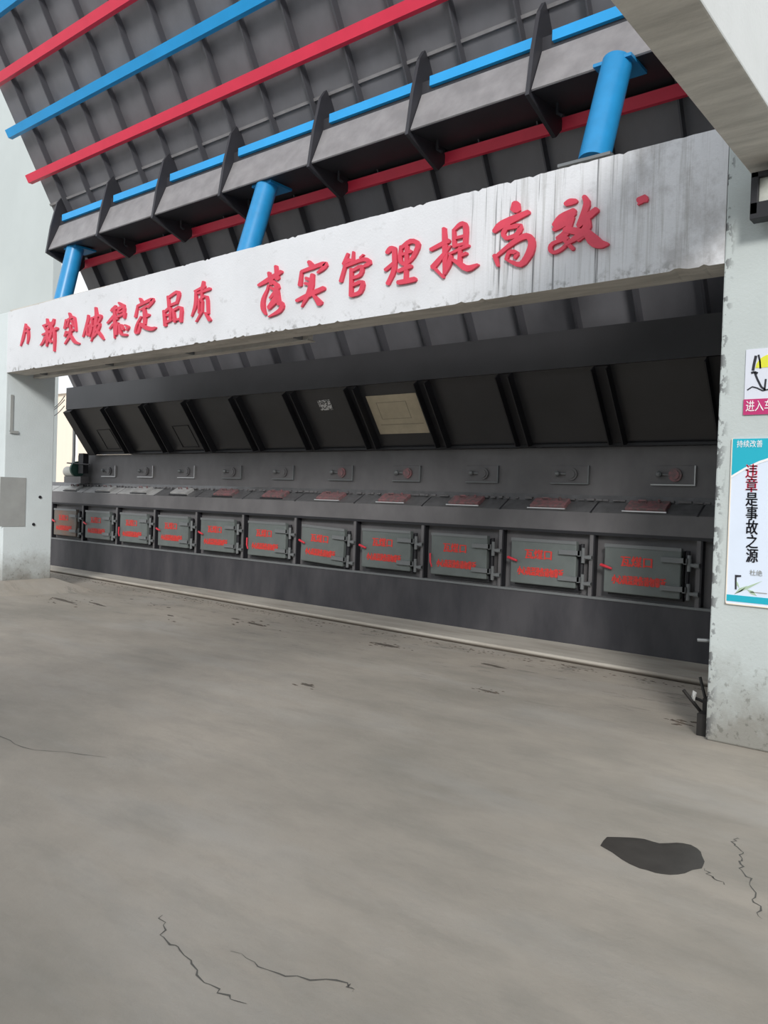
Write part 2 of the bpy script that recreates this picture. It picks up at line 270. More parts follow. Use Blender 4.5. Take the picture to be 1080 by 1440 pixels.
 'shi': (-5680, ['148,621,163,627 144,609,182,623 172,571,221,590 200,533,260,556 230,527,254,537', '63,542,79,539 51,538,89,529 39,472,86,461 26,406,83,393 42,392,65,387', '64,524,57,536 79,516,62,547 187,526,168,562 293,537,273,576 365,541,351,584 375,540,401,574 360,555,420,535 355,548,404,515 340,535,375,501 310,516,336,490 279,498,298,478 279,489,286,482', '119,460,124,470 125,448,137,473 169,428,183,457 213,408,229,442 230,413,237,427', '111,409,115,419 118,399,126,424 154,386,163,414 190,373,199,403 204,379,207,391', '8,247,0,259 24,240,4,270 79,248,55,284 134,257,106,298 192,267,163,312 257,280,229,325 326,295,299,338 394,309,369,350 399,324,389,340', '213,493,232,489 198,488,246,477 187,440,246,427 177,393,246,375 162,348,231,322 140,299,195,273 110,245,146,227 81,191,98,182 84,185,90,182', '234,284,245,288 231,275,258,286 268,223,314,243 304,172,368,200 336,166,362,178']),
 'guan': (-5109, ['96,615,108,610 84,614,115,601 57,569,97,552 29,524,79,503 40,510,60,501', '45,516,38,526 58,511,40,536 101,518,78,550 143,526,116,563 146,540,136,555', '163,619,172,617 155,616,179,611 149,566,182,559 143,517,184,508 155,506,172,503', '66,508,81,503 52,506,91,492 26,437,67,422 0,368,43,352 10,356,27,349', '78,489,71,500 91,482,75,510 168,492,152,523 244,502,228,536 299,504,292,541 328,495,344,529 340,485,381,503 342,489,391,466 334,484,358,451 299,472,315,446 261,459,273,441 259,453,264,446', '142,468,160,465 129,462,173,455 131,337,176,330 132,211,179,204 147,200,165,198', '155,431,147,441 168,425,149,452 212,435,191,464 253,445,235,477 264,447,281,476 260,444,306,440 258,420,302,405 249,401,284,376 230,393,250,363 196,388,210,359 160,383,173,356 155,374,161,363', '164,297,158,308 177,290,161,317 223,297,206,328 266,304,253,338 273,307,304,329 270,297,320,288 262,265,311,247 247,243,287,213 225,235,245,199 186,232,198,197 143,228,155,196 137,218,141,205', '253,536,246,542 262,533,245,549 282,546,266,560 301,560,287,572 300,565,294,570']),
 'li': (-4568, ['24,525,11,535 41,522,8,549 59,531,19,563 74,539,33,578 83,542,55,589 87,542,84,588 99,540,106,580 117,536,123,573 131,544,133,559', '99,570,119,567 85,562,134,555 88,500,140,493 92,439,145,429 88,386,141,371 73,345,122,323 50,307,94,283 25,267,67,245 33,253,50,245', '11,375,0,386 26,371,0,398 87,400,61,429 148,430,121,459 148,442,137,454', '178,576,192,573 167,572,201,564 162,530,201,521 157,486,200,478 159,448,203,446 174,419,209,432 196,403,220,421 213,391,234,407 226,390,234,397', '178,540,168,550 192,535,168,562 233,551,205,582 271,567,243,603 299,572,284,614 321,568,329,607 339,559,371,585 346,552,396,549 342,530,389,511 325,495,367,473 306,464,343,441 290,444,319,421 271,428,294,407 251,411,270,394 252,403,260,396', '242,569,258,566 230,564,271,556 229,408,272,400 228,253,274,245 242,241,260,238', '190,486,186,495 201,479,189,503 254,485,242,511 307,490,293,520 312,500,306,512', '156,344,149,356 169,337,153,367 242,347,224,382 313,357,293,396 319,371,310,386', '153,244,149,259 168,232,158,271 200,231,189,272 231,230,220,273 264,229,251,274 296,230,282,275 329,232,315,275 361,234,348,276 369,247,364,264']),
 'ti': (-4074, ['136,651,152,648 124,644,166,638 129,568,177,562 134,493,188,485 138,421,193,412 143,354,188,344 147,288,176,282 151,222,165,219 155,219,161,217', '162,223,156,219 163,230,148,220 122,273,103,261 80,317,58,302 68,318,59,312', '8,473,0,486 22,466,3,497 118,488,97,523 211,509,188,548 215,523,206,539', '40,311,23,325 62,307,18,344 85,327,42,363 108,347,66,381 134,372,95,403 163,404,132,429 196,441,175,458 228,477,217,486 226,482,222,485', '239,617,252,615 229,612,263,607 234,539,271,534 239,467,279,461 251,457,268,454', '245,599,238,606 256,596,237,615 282,608,259,632 307,620,282,650 326,624,307,661 336,623,335,662 335,625,369,646 340,614,387,612 344,574,391,565 344,516,389,506 344,457,387,448 357,445,374,441', '260,530,257,540 269,524,261,547 317,524,309,549 364,525,356,552 369,533,366,544', '262,467,260,476 271,460,264,483 319,460,311,486 367,460,358,488 372,468,369,480', '210,409,206,417 219,404,208,424 314,422,302,445 408,439,394,466 411,449,405,460', '311,457,324,454 301,452,334,445 298,381,336,374 295,311,338,302 308,299,325,296', '314,373,310,381 324,367,312,389 357,372,345,397 391,378,377,405 394,387,388,398', '226,404,238,400 215,402,245,391 206,379,242,366 197,357,239,341 189,334,232,316 182,308,217,292 174,280,198,268 166,252,179,245 169,247,174,245', '210,378,214,384 212,370,223,386 236,352,251,372 261,333,279,358 286,314,310,342 313,289,345,320 348,259,376,299 393,237,398,289 439,240,421,285 473,255,456,287 504,270,494,289 506,277,502,285']),
 'gao': (-3452, ['193,730,221,723 172,720,241,703 165,693,247,674 159,667,252,644 187,640,224,631', '13,511,2,523 28,507,0,536 54,517,16,555 77,525,35,577 113,536,76,597 177,555,146,612 256,578,232,624 335,600,316,636 338,613,331,627', '154,559,165,550 142,561,168,538 119,543,148,518 95,524,130,498 80,499,122,485 87,470,124,480 106,451,134,467 121,435,147,451 135,433,145,439', '129,520,126,532 140,512,131,541 186,511,176,544 229,509,222,548 242,509,266,537 235,512,280,496 226,492,265,466 212,475,240,443 192,468,208,433 162,464,173,432 129,460,139,431 124,451,128,439', '70,233,61,232 75,238,53,236 65,285,31,282 55,332,9,328 37,341,19,340', '37,308,30,316 48,304,29,326 110,336,87,362 171,367,145,398 223,390,197,426 264,403,239,444 296,409,277,455 315,408,315,456 322,404,353,439 328,394,379,409 332,380,392,377 332,360,394,343 325,334,389,307 314,309,375,274 299,281,352,243 279,254,321,212 262,241,277,196 237,244,227,210 196,262,184,238 151,281,143,265 144,279,141,273', '141,269,130,274 151,271,124,283 161,291,131,305 170,310,139,329 177,316,156,348 189,314,188,349 210,307,221,340 216,304,248,321 214,310,251,294 210,298,238,280 204,283,227,268 208,274,217,268']),
 'xiao': (-2948, ['125,606,118,618 137,598,121,629 153,598,134,637 169,597,147,644 182,597,165,648 195,599,184,646 210,601,203,641 226,604,220,636 233,613,230,625', '38,463,29,472 50,460,26,483 72,473,41,503 93,485,57,524 116,496,82,543 146,507,118,556 183,518,159,564 221,530,199,572 224,546,215,562', '208,549,221,536 192,553,223,520 163,534,200,497 136,515,176,472 110,499,148,451 85,483,115,439 59,467,81,431 31,451,48,424 30,440,37,430', '191,517,205,509 177,516,213,496 157,478,200,455 138,440,186,412 121,414,166,376 106,401,136,359 87,391,105,356 65,380,77,355 62,371,67,361', '169,361,172,352 160,367,169,344 114,362,124,336 66,357,79,329 29,348,48,320 7,331,37,310 0,309,35,300 3,289,36,292 14,270,39,287 34,256,44,281 57,250,53,278 82,252,70,279 107,260,92,285 132,272,113,295 154,289,134,309 175,308,154,327 195,327,175,346 193,337,185,344', '89,383,98,389 89,372,109,388 144,313,166,330 198,254,222,273 212,253,221,260', '120,416,121,431 130,402,132,440 159,391,161,435 186,381,190,431 212,372,219,423 242,362,251,412 267,354,284,397 268,361,314,366 267,367,302,334 251,353,277,321 232,337,255,310 233,325,242,314', '272,647,284,651 267,635,299,645 275,614,313,626 281,600,330,601 281,582,334,562 270,543,316,517 250,490,288,468 229,437,260,419 236,425,248,418', '245,414,236,423 256,412,234,433 280,426,251,455 304,440,268,477 327,455,290,498 352,470,317,515 378,487,346,528 404,504,375,542 404,520,392,535', '299,496,319,494 286,486,335,481 287,454,343,448 287,430,351,408 280,412,333,365 247,382,282,336 194,347,216,315 139,311,150,295 138,304,143,298', '286,408,298,413 283,396,313,409 295,358,344,380 309,319,375,352 330,282,397,333 360,255,410,321 390,240,422,308 420,232,434,295 447,231,446,285 468,237,464,275 486,243,484,265 491,249,490,258']),
 'lv': (-2264, ['5,515,0,532 19,504,5,545 49,502,34,551 80,501,62,557 88,519,81,541', '10,493,8,497 13,491,8,500 30,495,23,507 47,498,38,514 48,504,44,510']),
}

# ================================================================ the setting
def struct(o, label, cat): return tag(o, label, cat, kind='structure')
# floor: gently uneven concrete yard
fl = MB(); NX, NY = 60, 40
for j in range(NY+1):
    for i in range(NX+1):
        x = -115 + 150*i/NX; y = -25 + 80*j/NY
        fl.v.append((x, y, 0))
for j in range(NY):
    for i in range(NX):
        a = j*(NX+1)+i; fl.f.append((a, a+1, a+NX+2, a+NX+1))
struct(fl.build('floor', M['floor']), 'worn grey concrete yard floor with stains and cracks', 'floor')
k = MB().prism_z([(-16.2, 7.66), (-1.45, 7.17), (-1.45, 8.3), (-16.2, 8.3)], 0, .055)
struct(k.build('kerb', M['kerb'], bevel=.015), 'low concrete kerb step running along the foot of the furnace', 'kerb')
# concrete apron swelling up around the left pillar
ap = MB(); inner = [(-12.6, 5.5), (-11.56, 5.5), (-11.54, 6.34), (-12.6, 6.4)]; outer = [(-13.2, 4.9), (-11.2, 4.9), (-10.9, 6.7), (-13.2, 7.1)]
ap.add([(x, y, .17) for x, y in inner] + [(x, y, -.01) for x, y in outer], [(0,1,2,3), (4,5,1,0), (5,6,2,1), (6,7,3,2), (7,4,0,3)])
struct(ap.build('floor_apron', M['floor'], smooth=False), 'concrete floor swelling up around the foot of the left pillar', 'floor')

def jag_beam():
    # beam prism with slightly chipped upper and lower front edges
    xs = [-11.6 + i*(9.95/300) for i in range(301)]; b = MB()
    for x in xs:
        jt = random.choice((0, 0, 0, 0, 0, 0, .002, -.003)) - (.012 if random.random() < .04 else 0)
        jb = random.choice((.006, .014)) if random.random() < .12 else 0
        tz = 4.065 + .035*min(1, (x+11.6)/5)
        b.v += [(x, 5.554, 3.19+jb), (x, 5.554, tz+jt), (x, 5.86, 4.09), (x, 5.86, 3.19)]
    n = len(xs)
    for i in range(n-1):
        for q in range(4):
            b.f.append((i*4+q, i*4+(q+1)%4, (i+1)*4+(q+1)%4, (i+1)*4+q))
    b.f += [(3,2,1,0), tuple(4*(n-1)+q for q in range(4))]
    o = b.build('beam', M['beam'])
    o.data.materials.append(M['soffit'])
    o.data.update()
    for p in o.data.polygons:
        if abs(p.normal.z) > .7 and p.center.z < 3.4: p.material_index = 1
    bm = bmesh.new(); bm.from_mesh(o.data); bmesh.ops.recalc_face_normals(bm, faces=bm.faces); bm.to_mesh(o.data); bm.free()
    for p in o.data.polygons:
        if abs(p.normal.z) > .7 and p.center.z < 3.4: p.material_index = 1
    return o
beam = struct(jag_beam(), 'long white plastered concrete beam carrying the red slogan, streaked at its right end', 'beam')
lp = MB().box(-12.5, -11.6, 5.554, 6.3, 0.1, 4.065).build('pillar', M['pillar_l'], bevel=.012)
struct(lp, 'pale left concrete pillar with a bare cement patch, at the left edge', 'pillar')
pa = MB().box(-11.601, -11.592, 5.50, 5.88, .96, 1.68).build('cement_patch', M['patch'], lp)
sl = MB().box(-11.602, -11.585, 5.62, 5.66, 2.34, 2.88).box(-11.602, -11.575, 5.62, 5.74, 2.32, 2.36).build('bracket_stub', M['patch'], lp)
for y, z in ((6.10, 1.40), (6.01, .99)):
    MB().tube([(-11.61, y, z), (-11.585, y, z)], .022, 8).build('bolt_hole', M['black'], lp)
rp = MB().box(-1.65, -.95, 5.554, 6.2, 0, 4.9).build('pillar', M['pillar_r'], bevel=.012)
struct(rp, 'pale right concrete pillar carrying the safety posters, scuffed at its foot', 'pillar')
MB().tube([(-1.64, 5.62, .66), (-1.74, 5.60, .655)], .012, 8).build('bolt', M['hinge'], rp)
xb = MB().box(-1.505, -1.19, -7, 5.554, 3.745, 4.75).build('cross_beam', M['cross'], bevel=.01)
xb.data.materials.append(M['soffit'])
for p in xb.data.polygons:
    if p.normal.z < -.7: p.material_index = 1
struct(xb, 'overhead concrete cross beam running from the right pillar towards the viewer', 'beam')
struct(MB().box(-.95, 9, 5.65, 13, 0, 9).build('wall_right', M['farwall']), 'pale plastered building wall right of the right pillar', 'wall')
struct(MB().box(-45, -17.72, 9.5, 9.7, 0, 11.9).build('wall_left', M['farwall']), 'tall pale plastered building wall behind the left pillar', 'wall')
struct(MB().box(-30, 18, -16, -10, 0, 7.5).build('rear_shade_wall', M['farwall']), 'unseen plain building added behind the viewer to shade the yard', 'wall')  # out-of-view building, added so its shadow darkens the near floor
# cream building far behind
cb = MB(); cb.box(-110, -40, 36, 42, 0, 9.6)
cr = cb.build('far_building', M['cream']); tag(cr, 'cream building far behind, seen between left pillar and furnace', 'building')
for i in range(8):
    MB().box(-76+i*4.4, -75.6+i*4.4, 35.9, 36.05, 0, 9.6).build('pilaster_strip', M['white'], cr)
MB().box(-110, -40, 35.7, 36.1, 9.6, 9.9).build('roof_edge', M['white'], cr)

# ================================================================ hopper
HC, HK = 10.95, .57                       # sloping front sheet: y = HC - HK*z
hy = lambda z, d=0: HC - HK*z - d
hop = empty('steel_hopper', (-7.3, 9, 5.2))
tag(hop, 'huge dark grey steel hopper leaning outwards above the beam, with red and blue bands', 'hopper')
HX0, HX1, ZT = -13.62, -1.0, 10.6
def hp(mb, name, m, **k):
    o = mb.build(name, m, **k); o.parent = hop; o.matrix_parent_inverse = Matrix.Translation((7.3, -9, -5.2)); return o
hp(MB().prism_x([(hy(4.85), 4.85), (hy(ZT), ZT), (hy(ZT)+3.2, ZT), (10.6, 4.85)], HX0, HX1), 'front_sheet', M['steel'])
ribx = [-13.07 + .735*i for i in range(17)]
def rib_mesh(z0, z1, d=.12, t=.018):
    return MB().prism_x([(hy(z0, -.01), z0), (hy(z1, -.01), z1), (hy(z1, d), z1), (hy(z0, d), z0)], -t/2, t/2).mesh(M['ribm'])
ru, rl = rib_mesh(6.2, ZT), rib_mesh(4.95, 5.75)
for x in ribx:
    o = link('rib', ru, hop); o.matrix_parent_inverse = Matrix.Translation((7.3, -9, -5.2)); o.location.x = x
for x in ribx:
    o = link('lower_rib', rl, hop); o.matrix_parent_inverse = Matrix.Translation((7.3, -9, -5.2)); o.location.x = x
def band(name, z0, z1, m, d0=.12, d1=.19, x0=HX0-.12, x1=HX1):
    hp(MB().prism_x([(hy(z0, d0), z0+.0), (hy(z1, d0), z1), (hy(z1, d1), z1), (hy(z0, d1), z0)], x0, x1), name, m)
for zc, m, nm in ((10.12, 'red', 'red_band'), (9.45, 'blue', 'blue_band'), (8.83, 'blue', 'blue_band'), (8.165, 'red', 'red_band'), (7.515, 'blue', 'blue_band'), (6.875, 'red', 'red_band')):
    if zc == 9.45: m, nm = 'red', 'red_band'
    if zc == 10.12: m, nm = 'blue', 'blue_band'
    band(nm, zc-.055, zc+.055, M[m])
band('lower_red_band', 5.47, 5.57, M['red'], .12, .17)
# thin stiffener lip low on the sheet
hp(MB().prism_x([(hy(6.5, 0), 6.5), (hy(6.53, 0), 6.53), (hy(6.53, .03), 6.53), (hy(6.5, .03), 6.5)], HX0, HX1), 'weld_seam', M['cover'])
GX = [-13.15, -11.6, -10.13, -8.62, -6.95, -5.45, -3.97, -2.45]
gm = MB().prism_x([(7.50, 6.10), (7.30, 6.45), (7.17, 6.55), (7.08, 6.42), (6.98, 6.0), (6.91, 5.53), (7.50, 5.33), (7.62, 5.45), (7.62, 5.70)], -.022, .022).mesh(M['steel_dark'])
gf0 = MB().prism_x([(7.17, 6.53), (7.10, 6.42), (7.16, 6.0), (7.30, 6.0), (7.34, 6.3)], -.05, .07).mesh(M['steel_dark'])
for x in GX:
    o = link('gusset', gm, hop); o.matrix_parent_inverse = Matrix.Translation((7.3, -9, -5.2)); o.location.x = x
for a, b in zip(GX, GX[1:] + [HX1]):
    hp(MB().prism_x([(7.14, 6.18), (7.14, 6.03), (6.95, 5.57), (7.71, 5.63), (7.5, 6.18)], a+.02, b-.02), 'girder_plate', M['steel_dark'])
    hp(MB().prism_x([(7.138, 6.03), (6.952, 5.575), (6.940, 5.585), (7.125, 6.035)], a+.03, b-.03), 'cover_plate', M['cover'])
    hp(MB().prism_x([(7.16, 6.08), (7.16, 6.185), (7.10, 6.195), (7.10, 6.09)], a+.15, b-.03), 'blue_edge_bar', M['blue'])
for a in GX[:-1]:
    hp(MB().tube([(a+.1, 7.35, 5.62), (a+.1, 7.36, 5.50), (a+.16, 7.36, 5.46)], .018, 6), 'lifting_hook', M['steel_dark'])
# kiln wall between hood and hopper
kw = empty('kiln_wall', (-8, 9.6, 3.3)); tag(kw, 'ribbed dark steel kiln wall seen just under the beam, above the hood', 'kiln wall')
def kp(mb, name, m):
    o = mb.build(name, m); o.parent = kw; o.matrix_parent_inverse = Matrix.Translation((8, -9.6, -3.3)); return o
kp(MB().prism_x([(hy(3.2), 3.2), (hy(4.84), 4.84), (10.6, 4.84), (10.6, 3.2)], -15.6, HX1), 'sheet', M['steel'])
rk = rib_mesh(3.25, 4.8, .14, .03)
for i in range(20):
    o = link('rib', rk, kw); o.matrix_parent_inverse = Matrix.Translation((8, -9.6, -3.3)); o.location.x = -15.26 + .735*i

# concrete ledger hidden behind the beam that carries the three blue props up to the hopper girder
struct(MB().box(-13.3, -1.65, 6.4, 7.15, 4.1, 4.47).build('prop_beam', M['soffit']), 'concrete ledger just behind the slogan beam', 'beam')
for x, y0, y1, lab in ((-12.59, 6.90, 7.13, 'blue steel prop at the left end of the beam, slimmest in view'),
                       (-7.87, 6.77, 7.10, 'blue steel prop above the gap in the slogan'),
                       (-3.07, 6.53, 6.95, 'blue steel prop over the right end of the beam, largest in view')):
    t = empty('blue_prop', (x, y0, 4.475)); tag(t, lab, 'prop', 'blue props under the hopper')
    ty = y1-y0; tz = 5.60-4.47
    MB().tube([(0, .0, .045), (0, ty, tz-.035)], .138, 28).build('tube', M['bluecol'], t, smooth=True)
    MB().box(-.24, .24, -.20, .20, .0, .025).build('base_plate', M['hinge'], t)
    MB().box(-.19, .17, ty-.10, ty+.28, tz-.06, tz-.03).build('head_plate', M['bluecol'], t)

# ================================================================ slogan lettering (raised letters)
sg = empty('slogan_lettering', (-7, 5.55, 3.4)); tag(sg, 'raised red brush-style Chinese slogan letters fixed along the white beam', 'lettering')
for name, (x0, strokes) in GLYPHS.items():
    mb = MB()
    for si, s in enumerate(strokes):
        q = [tuple(map(float, a.split(','))) for a in s.split()]
        n = len(q); yf = 5.532 - .0006*si; yb = 5.5535
        v = []
        for lx, lz, rx, rz in q:
            for (a, b) in ((lx, lz), (rx, rz)):
                for yy in (yf, yb): v.append(((x0+a)/1000+7, yy-5.55, (3200+b)/1000-3.4))
        f = []
        for i in range(n-1):
            a = 4*i; b = a+4
            f += [(a, b, b+2, a+2), (a, a+1, b+1, b), (a+2, b+2, b+3, a+3)]
        f += [(0, 2, 3, 1), (4*n-4, 4*n-3, 4*n-1, 4*n-2)]
        mb.add(v, f)
    o = mb.build('character', M['letter'], sg)
    if name == 'lv': o['label'] = 'last red remnant of a fallen letter'; o.name = 'letter_remnant'
    if name == 'cang': o['label'] = 'incomplete first letter'

# ================================================================ furnace
FX0, FX1 = -15.7, -1.42
fu = empty('furnace', (-8, 8.2, .05)); tag(fu, 'long dark grey steel furnace with a row of eleven stencilled doors', 'furnace')
FINV = Matrix.Translation((8, -8.2, -.05))
def fp(mb, name, m, **k):
    o = mb.build(name, m, **k); o.parent = fu; o.matrix_parent_inverse = FINV; return o
fp(MB().box(FX0, FX1, 7.95, 10.6, .05, .585), 'plinth', M['plinth'])
fp(MB().box(FX0, FX1, 7.94, 8.0, .565, .59), 'plinth_lip', M['hinge'])
fp(MB().box(FX0, FX1, 8.04, 10.5, .585, 1.27), 'back_plate', M['furnace'])
fp(MB().box(FX0, FX1, 7.95, 10.5, 1.27, 1.475), 'fascia_band', M['furnace'])
fp(MB().box(FX0, FX1, 7.949, 8.035, 1.238, 1.27), 'door_row_shade', M['black'])  # black strip standing in for the shadow under the fascia
fp(MB().prism_x([(7.952, 1.475), (8.15, 1.585), (8.18, 1.66), (10.5, 1.66), (10.5, 1.475)], FX0, FX1), 'sloping_table', M['slope'])
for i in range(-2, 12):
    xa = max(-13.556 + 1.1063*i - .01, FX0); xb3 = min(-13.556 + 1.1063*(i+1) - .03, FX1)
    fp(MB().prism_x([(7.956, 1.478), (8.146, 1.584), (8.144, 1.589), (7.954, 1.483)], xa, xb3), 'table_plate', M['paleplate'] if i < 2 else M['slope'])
fp(MB().box(-14.15, FX1, 8.18, 10.4, 1.66, 2.18), 'upper_panel', M['furnace'])
PITCH = 1.1063; X0 = -13.556
cells = [X0 + PITCH*(i-1) for i in range(12)]
bar = MB().box(-.02, .02, 7.953, 8.045, .59, 1.27).mesh(M['furnace'])
bar2 = MB().box(.02, .036, 7.956, 8.045, .592, 1.27).mesh(M['black'])  # black strip beside each divider, painted-in shade of the recess
for x in cells + [cells[-1]+.30]:
    o = link('cell_divider', bar, fu); o.matrix_parent_inverse = FINV; o.location.x = x
    o = link('divider_shade', bar2, fu); o.matrix_parent_inverse = FINV; o.location.x = x
jt = MB().add([(-.012, 7.948, 1.478), (.012, 7.948, 1.478), (.012, 8.148, 1.590), (-.012, 8.148, 1.590), (-.012, 7.948, 1.47), (.012, 7.948, 1.47), (.012, 8.148, 1.58), (-.012, 8.148, 1.58)],
              [(0,1,2,3), (7,6,5,4), (4,5,1,0), (1,5,6,2), (3,2,6,7), (0,4,7,3)]).mesh(M['black'])
for i in range(-1, 12):
    o = link('table_joint', jt, fu); o.matrix_parent_inverse = FINV; o.location.x = X0 + PITCH*i - .02
# ---- text helper
def text_mesh(body, size, m, sx=1, depth=.0015, shear=0, offset=0):
    bold = offset; offset = 0
    cu = bpy.data.curves.new('t', 'FONT'); cu.body = body; cu.size = size; cu.align_x = 'CENTER'; cu.align_y = 'CENTER'
    cu.extrude = depth; cu.shear = shear; cu.offset = offset; cu.resolution_u = 2
    o = bpy.data.objects.new('t', cu); C.objects.link(o)
    bpy.context.view_layer.update()
    me = bpy.data.meshes.new_from_object(o.evaluated_get(bpy.context.evaluated_depsgraph_get()))
    bpy.data.objects.remove(o); me.materials.clear(); me.materials.append(m)
    for v in me.vertices:
        x, y, z = v.co; v.co = (x*sx, -z, y)      # stand it up, facing -Y
    if bold:   # heavier strokes: the same outline laid down again a hair to each side
        bm = bmesh.new(); bm.from_mesh(me); geo = bm.verts[:] + bm.edges[:] + bm.faces[:]
        for dx, dz in ((bold*2, 0), (-bold*2, 0), (0, bold*1.5)):
            g2 = bmesh.ops.duplicate(bm, geom=geo)['geom']
            bmesh.ops.translate(bm, vec=(dx, -abs(dx)*.05-.0002, dz), verts=[e for e in g2 if isinstance(e, bmesh.types.BMVert)])
        bm.to_mesh(me); bm.free()
    me.update(); return me
T1 = text_mesh('瓦煤口', .115, M['doortext'], 1.0, offset=.0022)
T2 = text_mesh('小心高温烫伤请勿靠近', .10, M['doortext'], .56, offset=.0022)
# ---- doors
DW, DH = .79, .50
def dm():   # local: origin at left edge centre on the cell plate; front at y=-.11
    b = MB().box(0, DW, -.115, -.05, -DH/2, DH/2)
    return b
door_me = None
for i in range(11):
    x = cells[i] + .165
    d = dm().build('furnace_door', M['door_rusty'] if i == 0 else M['door'], bevel=.012); d.parent = fu; d.matrix_parent_inverse = FINV
    d.location = (x, 8.03, .905)
    if i == 6: d.rotation_euler = (0, math.radians(2.2), 0); d['label'] = 'door hanging slightly crooked'
    if i == 0: d['label'] = 'door with rust-brown stains'
    MB().box(-.0, DW, -.122, -.108, DH/2-.03, DH/2+.004).build('top_rim', M['hinge'], d)
    MB().box(.03, DW+.01, -.06, 0, -DH/2-.025, DH/2-.03).build('door_back_shade', M['black'], d)  # black block behind the door, carried below it as painted shade
    for hz in (.13, -.15):
        h = MB().box(DW-.19, DW+.055, -.145, -.118, hz-.022, hz+.028).box(DW+.03, DW+.06, -.145, -.03, hz-.03, hz+.028)
        h.tube([(DW+.075, -.10, hz-.10), (DW+.075, -.10, hz+.06)], .02, 10)
        h.box(DW+.06, DW+.17, -.115, -.085, hz-.05, hz-.02).box(DW+.12, DW+.17, -.10, 0, hz-.06, hz-.015)
        h.build('hinge', M['hinge'], d)
    MB().tube([(DW+.05, -.07, -DH/2+.02), (DW+.05, -.07, DH/2-.02)], .022, 8).build('hinge_rod', M['black'], d)
    if i % 3 == 2: hd = MB().tube([(.0, -.13, .0), (.02, -.15, -.10), (.045, -.15, -.16)], [.012, .011, .009], 8)
    else: hd = MB().tube([(-.03, -.125, .03), (.03, -.15, .02), (.10, -.15, .0)], [.016, .015, .011], 8)
    hd.build('handle', M['handle'], d)
    o = link('lettering', T1, d, (.345, -.117, .075))
    o = link('lettering', T2, d, (.37, -.117, -.115))
# ---- observation ports on the upper panel
for i in range(10):
    x = -13.08 + 1.137*i
    p = MB().box(-.22, .22, -.012, 0, -.095, .095).build('inspection_port', M['furnace'], bevel=.003); p.parent = fu; p.matrix_parent_inverse = FINV
    p.location = (x, 8.18, 1.885)
    MB().box(-.22, .22, -.03, 0, -.108, -.095).box(.22, .232, -.03, 0, -.108, .095).build('rail', M['silver'] if i in (0, 1, 2, 9) else M['hinge'], p)
    MB().tube([(.03, 0, .0), (.03, -.035, .0)], .068, 24).tube([(.03, -.03, 0), (.03, -.045, 0)], .045, 20).build('round_cover', M['dusty'] if i in (5, 6, 9) else M['furnace'], p)
    s = MB(); bm = bmesh.new(); bmesh.ops.create_uvsphere(bm, u_segments=14, v_segments=8, radius=.032)
    me = bpy.data.meshes.new('k'); bm.to_mesh(me); bm.free(); me.materials.append(M['hinge'])
    for f in me.polygons: f.use_smooth = True
    link('knob', me, p, (-.13, -.05, .005))
    MB().tube([(-.13, -.03, .005), (-.04, -.02, 0)], .012, 8).build('lever', M['hinge'], p)
# ---- hatches on the slope
sa = math.atan2(1.585-1.475, 8.15-7.952)
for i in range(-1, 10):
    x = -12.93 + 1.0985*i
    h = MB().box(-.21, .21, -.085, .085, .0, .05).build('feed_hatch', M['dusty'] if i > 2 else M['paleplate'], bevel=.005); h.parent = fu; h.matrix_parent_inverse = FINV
    h.location = (x, 8.052, 1.533); h.rotation_euler = (sa, 0, 0)
    MB().tube([(-.24, -.095, .016), (.22, -.095, .016)], .010, 6).build('hinge_rod', M['silver'] if i > 4 else M['black'], h)
    MB().tube([(-.10, .03, .05), (-.10, .03, .08), (-.02, .03, .08), (-.02, .03, .05)], .008, 6).tube([(.11, .04, .05), (.11, .04, .085)], .014, 8).build('handle', M['dusty'], h)
# rough mortar line where table meets panel
b = MB()
for i in range(130):
    x = -14.1 + i*.0975 + random.uniform(-.03, .03)
    s = random.uniform(.03, .09); y = 8.165; z = 1.60
    b.box(x, x+s, y-.02-random.uniform(0, .02), y+.02, z, z+random.uniform(.01, .028))
o = fp(b, 'dried_mortar_lumps', M['furnace']); o['kind'] = 'stuff'
# ---- hood
ho = empty('furnace_hood', (-8, 8.2, 2.2)); tag(ho, 'dark outward-leaning steel hood above the furnace doors', 'hood')
HINV = Matrix.Translation((8, -8.2, -2.2))
def hq(mb, name, m, **k):
    o = mb.build(name, m, **k); o.parent = ho; o.matrix_parent_inverse = HINV; return o
HXA = -13.55
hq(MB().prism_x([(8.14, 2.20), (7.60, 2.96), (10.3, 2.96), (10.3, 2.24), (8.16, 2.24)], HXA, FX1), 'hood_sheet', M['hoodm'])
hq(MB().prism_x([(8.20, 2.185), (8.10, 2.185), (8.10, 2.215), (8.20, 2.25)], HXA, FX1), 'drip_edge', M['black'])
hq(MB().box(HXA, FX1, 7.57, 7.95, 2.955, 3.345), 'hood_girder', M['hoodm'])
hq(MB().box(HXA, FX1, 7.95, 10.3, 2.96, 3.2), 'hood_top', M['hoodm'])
hn = Vector((0, -.76, -.54)).normalized()
def onh(t, d): return (8.14-.54*t + hn.y*d, 2.20+.76*t + hn.z*d)
def chan(w):
    a = MB()
    for xs in (-w/2, w/2-.014): a.prism_x([onh(.01, 0), onh(1.0, 0), onh(1.0, .11), onh(.06, .11)], xs, xs+.014)
    a.prism_x([onh(.01, 0), onh(1, 0), onh(1, .02), onh(.01, .02)], -w/2, w/2)
    return a.mesh(M['black'])
cm = chan(.17)
for i in range(10):
    o = link('channel_rib', cm, ho); o.matrix_parent_inverse = HINV; o.location.x = -12.28 + 1.11*i
hq(MB().prism_x([onh(0, 0), onh(1, 0), onh(1, .1), onh(.03, .1)], HXA-.01, HXA+.22), 'end_channel', M['black'])
